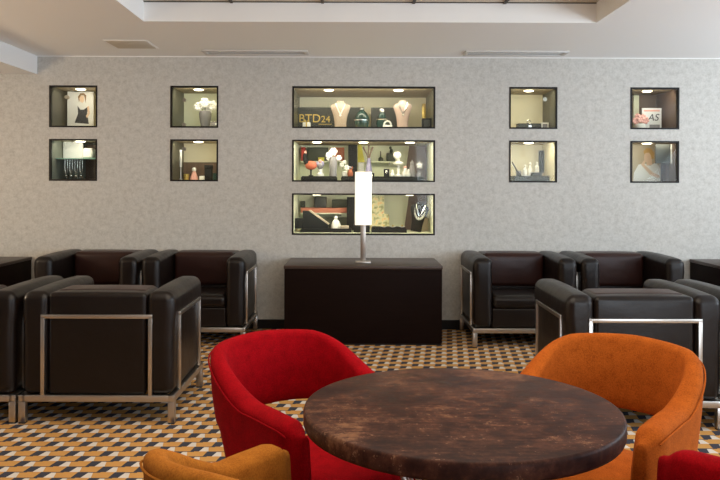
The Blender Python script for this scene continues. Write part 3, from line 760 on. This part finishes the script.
# ------------------------------------------------------------------ leather armchairs
def armchair_root():
    t = thing('leather_armchair', '', 'armchair', (0, 0, 0), 0, 'dark leather cube armchairs with chrome frames')
    hw, y0, y1, q = .378, -.36, .36, .0175
    bm = bmesh.new()
    for s in (-1, 1): box(bm, s*hw-q, s*hw+q, y0, y1, .112, .146, .003)
    for yy in (y0, y1): box(bm, -hw, hw, yy-q+(q if yy < 0 else -q), yy+q+(q if yy < 0 else -q), .112, .146, .003)
    finish('base_frame', bm, m_chrome, t)
    for sx in (-1, 1):
        for yy in (y0+q, y1-q):
            lg = finish('leg', B(sx*hw-q, sx*hw+q, yy-q, yy+q, .008, .112, .002), m_chrome, t)
            finish('foot_pad', B(sx*hw-q+.002, sx*hw+q-.002, yy-q+.002, yy+q-.002, 0, .008), m_rubber, lg)
    for s in (-1, 1):
        x0, x1 = sorted((s*.248, s*.383))
        bm = soft_box(x0, x1, y0+.008, y1-.004, .146, .665, .042, (.005, .006, .012), n=8)
        for v in bm.verts:                                   # the arm roll swells near the top
            k = max(0, (v.co.z-.5)/.165)
            if s*v.co.x > .31: v.co.x += s*.007*math.sin(min(1, k)*PI)
        a_ = finish('arm', bm, m_leather, t, angle=80)
        X = s*.386; bm = bmesh.new(); p = .010
        ya, yb, za, zb = -.25, .25, .155, .545
        xa, xb = sorted((X, X+s*.008)); xa -= .008; xb += .004
        box(bm, xa, xb, ya-p, ya+p, za, zb, .002); box(bm, xa, xb, yb-p, yb+p, za, zb, .002); box(bm, xa, xb, ya-p, yb+p, zb-p, zb+p, .002)
        finish('arm_trim', bm, m_chrome, a_)
    bm = soft_box(-.250, .250, .095, .352, .146, .662, .022, (.0, .012, .008), n=8)
    bk = finish('backrest', bm, [m_leather], t, angle=80)
    # front leather face and top of the back cushion
    finish('back_cushion', soft_box(-.244, .244, .075, .30, .40, .668, .035, (.0, .014, .006), n=8), m_leather_in, t, angle=80)
    bm = bmesh.new(); p = .010
    for sx in (-1, 1): box(bm, sx*.272-p, sx*.272+p, .348, .366, .146, .545, .002)
    box(bm, -.272-p, .272+p, .348, .366, .535, .555, .002)
    finish('back_trim', bm, m_chrome, bk)
    finish('seat', soft_box(-.246, .246, -.345, .10, .29, .385, .035, (.0, .006, .012), n=8), m_leather, t, angle=80)
    finish('front_panel', soft_box(-.246, .246, -.330, .09, .146, .292, .015, n=3), m_leather, t, angle=80)
    return t
ac = armchair_root()
# facing the room, against the wall
YB = 5.98
ac.location = (1.276, YB, 0); ac['label'] = 'dark leather armchair against the wall, just right of the central sideboard'
dup(ac, (2.081, YB, 0), 0, 'dark leather armchair against the wall beside the right end sideboard')
dup(ac, (-1.209, YB, 0), 0, 'dark leather armchair against the wall, just left of the central sideboard')
dup(ac, (-2.014, YB, 0), 0, 'dark leather armchair against the wall beside the left end sideboard')
YF = 4.18
dup(ac, (-1.305, YF, 0), PI, 'dark leather armchair seen from behind, closest to the red chair at left')
dup(ac, (-2.11, YF, 0), PI, 'dark leather armchair seen from behind, cut by the left picture edge')
dup(ac, (1.445, YF-.07, 0), PI, 'dark leather armchair seen from behind, directly behind the orange chair')
dup(ac, (2.25, YF-.07, 0), PI, 'dark leather armchair seen from behind, cut by the right picture edge')

# ------------------------------------------------------------------ upholstered tub chairs
def tub_chair(loc, f, m, label, group):
    """local frame: the chair faces -Y"""
    rz = math.atan2(f[1], f[0]) + PI/2
    t = thing('tub_chair', label, 'chair', (loc[0], loc[1], 0), rz, group)
    hw, yt, yb0, yb1 = .216, -.155, .05, .310
    # plan path from right tip round the back to the left tip
    pts = []
    for k in range(9): pts.append((hw, yt + (yb0-yt)*k/9))
    N = 36
    for k in range(N+1):
        a_ = PI*k/N; e = 2/2.7
        pts.append((hw*math.copysign(abs(math.cos(a_))**e, math.cos(a_)), yb0 + (yb1-yb0)*abs(math.sin(a_))**e))
    for k in range(9): pts.append((-hw, yb0 + (yt-yb0)*(k+1)/9))
    # arc length resample
    d = [0]
    for p_, q_ in zip(pts, pts[1:]): d.append(d[-1] + math.dist(p_, q_))
    M = 72; S = d[-1]; path = []
    for i in range(M+1):
        # denser at tips
        u = i/M; target = S*u; j = max(k for k in range(len(d)) if d[k] <= target+1e-9); j = min(j, len(d)-2)
        r_ = (target-d[j])/(d[j+1]-d[j]); path.append((pts[j][0]+(pts[j+1][0]-pts[j][0])*r_, pts[j][1]+(pts[j+1][1]-pts[j][1])*r_))
    def sm(x): x = max(0, min(1, x)); return x*x*(3-2*x)
    rings = []; rim = []
    for i, (x, y) in enumerate(path):
        s_ = min(i, M-i)/M*S                      # distance from nearest tip
        tx, ty = Vector(path[min(i+1, M)]) - Vector(path[max(i-1, 0)])
        ln = math.hypot(tx, ty); nx, ny = ty/ln, -tx/ln   # outward
        if nx*x + ny*(y-yb0) < 0: nx, ny = -nx, -ny
        rise = min(1, max(0, (s_-.20)/.24)); rise = .3*rise + .7*sm(rise); crown = sm((s_-.36)/.26)
        zt = .618 + .010*sm(s_/.2) + .106*rise + .014*crown
        tip = max(0, 1-s_/.05); zt -= .025*tip**2
        zb = .355 + .165*sm((s_-.25)/.10)
        th = .072 - .028*rise; th *= (1-.45*tip**2)
        lean = (.010 + .022*rise)
        loop = []
        outer = lambda z: lean*((z-.36)/.3) - .02*max(0, (.45-z)/.1)
        sec = []
        H = zt - zb; nv = 8
        for k in range(nv+1):
            z = zb + .012 + (H-.012-.02)*k/nv; sec.append((th/2 + .004*math.sin(PI*k/nv), z))
        for k in range(1, 6):
            a_ = PI*k/6; sec.append((th/2*math.cos(a_), zt-.02+.02*math.sin(a_)))
        for k in range(nv, -1, -1):
            z = zb + .012 + (H-.012-.02)*k/nv; sec.append((-th/2 - .008*math.sin(PI*k/nv), z))
        sec.append((-th*.3, zb)); sec.append((th*.3, zb))
        ring = []
        for o_, z in sec:
            off = o_ + outer(z); ring.append(Vector((x+nx*off, y+ny*off, z)))
        rings.append(ring)
        off = th/2 + outer(zt-.022) + .0045
        rim.append((x+nx*off, y+ny*off, zt-.022))
    bm = bmesh.new()
    R = [[bm.verts.new(p_) for p_ in r_] for r_ in rings]
    nn = len(R[0])
    for A, Bq in zip(R, R[1:]):
        for k in range(nn): bm.faces.new((A[k], A[(k+1) % nn], Bq[(k+1) % nn], Bq[k]))
    for end, sgn in ((0, 1), (-1, 1)):            # rounded arm fronts
        base = rings[end]; c = sum(base, Vector())/nn; last = R[end]
        for st, sh in ((.012, .82), (.020, .5)):
            new = [bm.verts.new(Vector((c.x+(p_.x-c.x)*sh, p_.y-st*1.0, c.z+(p_.z-c.z)*(1-(1-sh)*.12)))) for p_ in base]
            for k in range(nn): bm.faces.new((last[k], last[(k+1) % nn], new[(k+1) % nn], new[k]))
            last = new
        bm.faces.new(last)
    sh = finish('shell', bm, m, t, angle=80)
    finish('piping', T(rim[1:-1], .0025, seg=6), m, sh)
    # seat pad
    bm = bmesh.new(); rr = []
    prof = [(.0, .352), (.80, .352), (.96, .362), (1.0, .385), (1.0, .405), (.97, .425), (.88, .438), (.55, .446), (0, .449)]
    for q_, z in prof:
        row = []
        if q_ == 0: rr.append([bm.verts.new((0, -.02, z))]); continue
        for k in range(48):
            a_ = 2*PI*k/48; e = 2/3.4
            ca, sa = math.cos(a_), math.sin(a_)
            row.append(bm.verts.new(((.172)*q_*math.copysign(abs(ca)**e, ca), .012 + .205*q_*math.copysign(abs(sa)**e, sa), z)))
        rr.append(row)
    for A, Bq in zip(rr, rr[1:]):
        for k in range(48):
            u = []
            for v_ in (A[k % len(A)], A[(k+1) % len(A)], Bq[(k+1) % len(Bq)], Bq[k % len(Bq)]):
                if v_ not in u: u.append(v_)
            bm.faces.new(u)
    finish('seat', bm, m, t, angle=80)
    for sx in (-1, 1):
        for sy in (-.06, .17):
            finish('leg', T([(sx*.13, sy*.8, .355), (sx*.18, sy*1.15, .0)], [.014, .009], seg=12), m_darkmetal, t)
    return t
gr = 'upholstered tub chairs round the copper table'
tub_chair((-.074, 2.159), (.67, -.74), m_red, 'red wool tub chair on the far left side of the round table', gr)
tub_chair((.648, 2.115), (-.67, -.745), m_orange, 'bright orange wool tub chair on the far right side of the round table', gr)
tub_chair((-.058, 1.533), (.50, .866), m_ochre, 'ochre wool tub chair cut by the bottom edge, before the red one', gr)
tub_chair((.628, 1.497), (-.55, .835), m_red, 'red wool tub chair cut by the bottom right corner', gr)

# ------------------------------------------------------------------ round table
t = thing('round_table', 'round table with mottled copper-brown top between the four tub chairs', 'table', (.25, 1.776, 0))
Rr = .369
finish('tabletop', L([(0, .657), (Rr-.012, .657), (Rr-.003, .660), (Rr, .667), (Rr, .692), (Rr-.002, .698), (Rr-.007, .700), (0, .700)], seg=128), m_top, t, angle=50)
finish('top_ring', T([(.205*math.cos(2*PI*k/48), .205*math.sin(2*PI*k/48), .650) for k in range(48)], .007, closed=True), m_chrome, t)
finish('base_ring', T([(.225*math.cos(2*PI*k/48), .225*math.sin(2*PI*k/48), .008) for k in range(48)], .008, closed=True), m_chrome, t)
finish('waist_ring', T([(.075*math.cos(2*PI*k/32), .075*math.sin(2*PI*k/32), .30) for k in range(32)], .005, closed=True), m_chrome, t)
for k in range(24):
    a_ = 2*PI*k/24; c_, s_ = math.cos(a_), math.sin(a_)
    pr = [(.205, .650), (.145, .55), (.095, .42), (.078, .30), (.10, .18), (.165, .07), (.225, .008)]
    finish('wire_rod', T([(r_*c_, r_*s_, z) for r_, z in pr], .0035, seg=6), m_chrome, t)
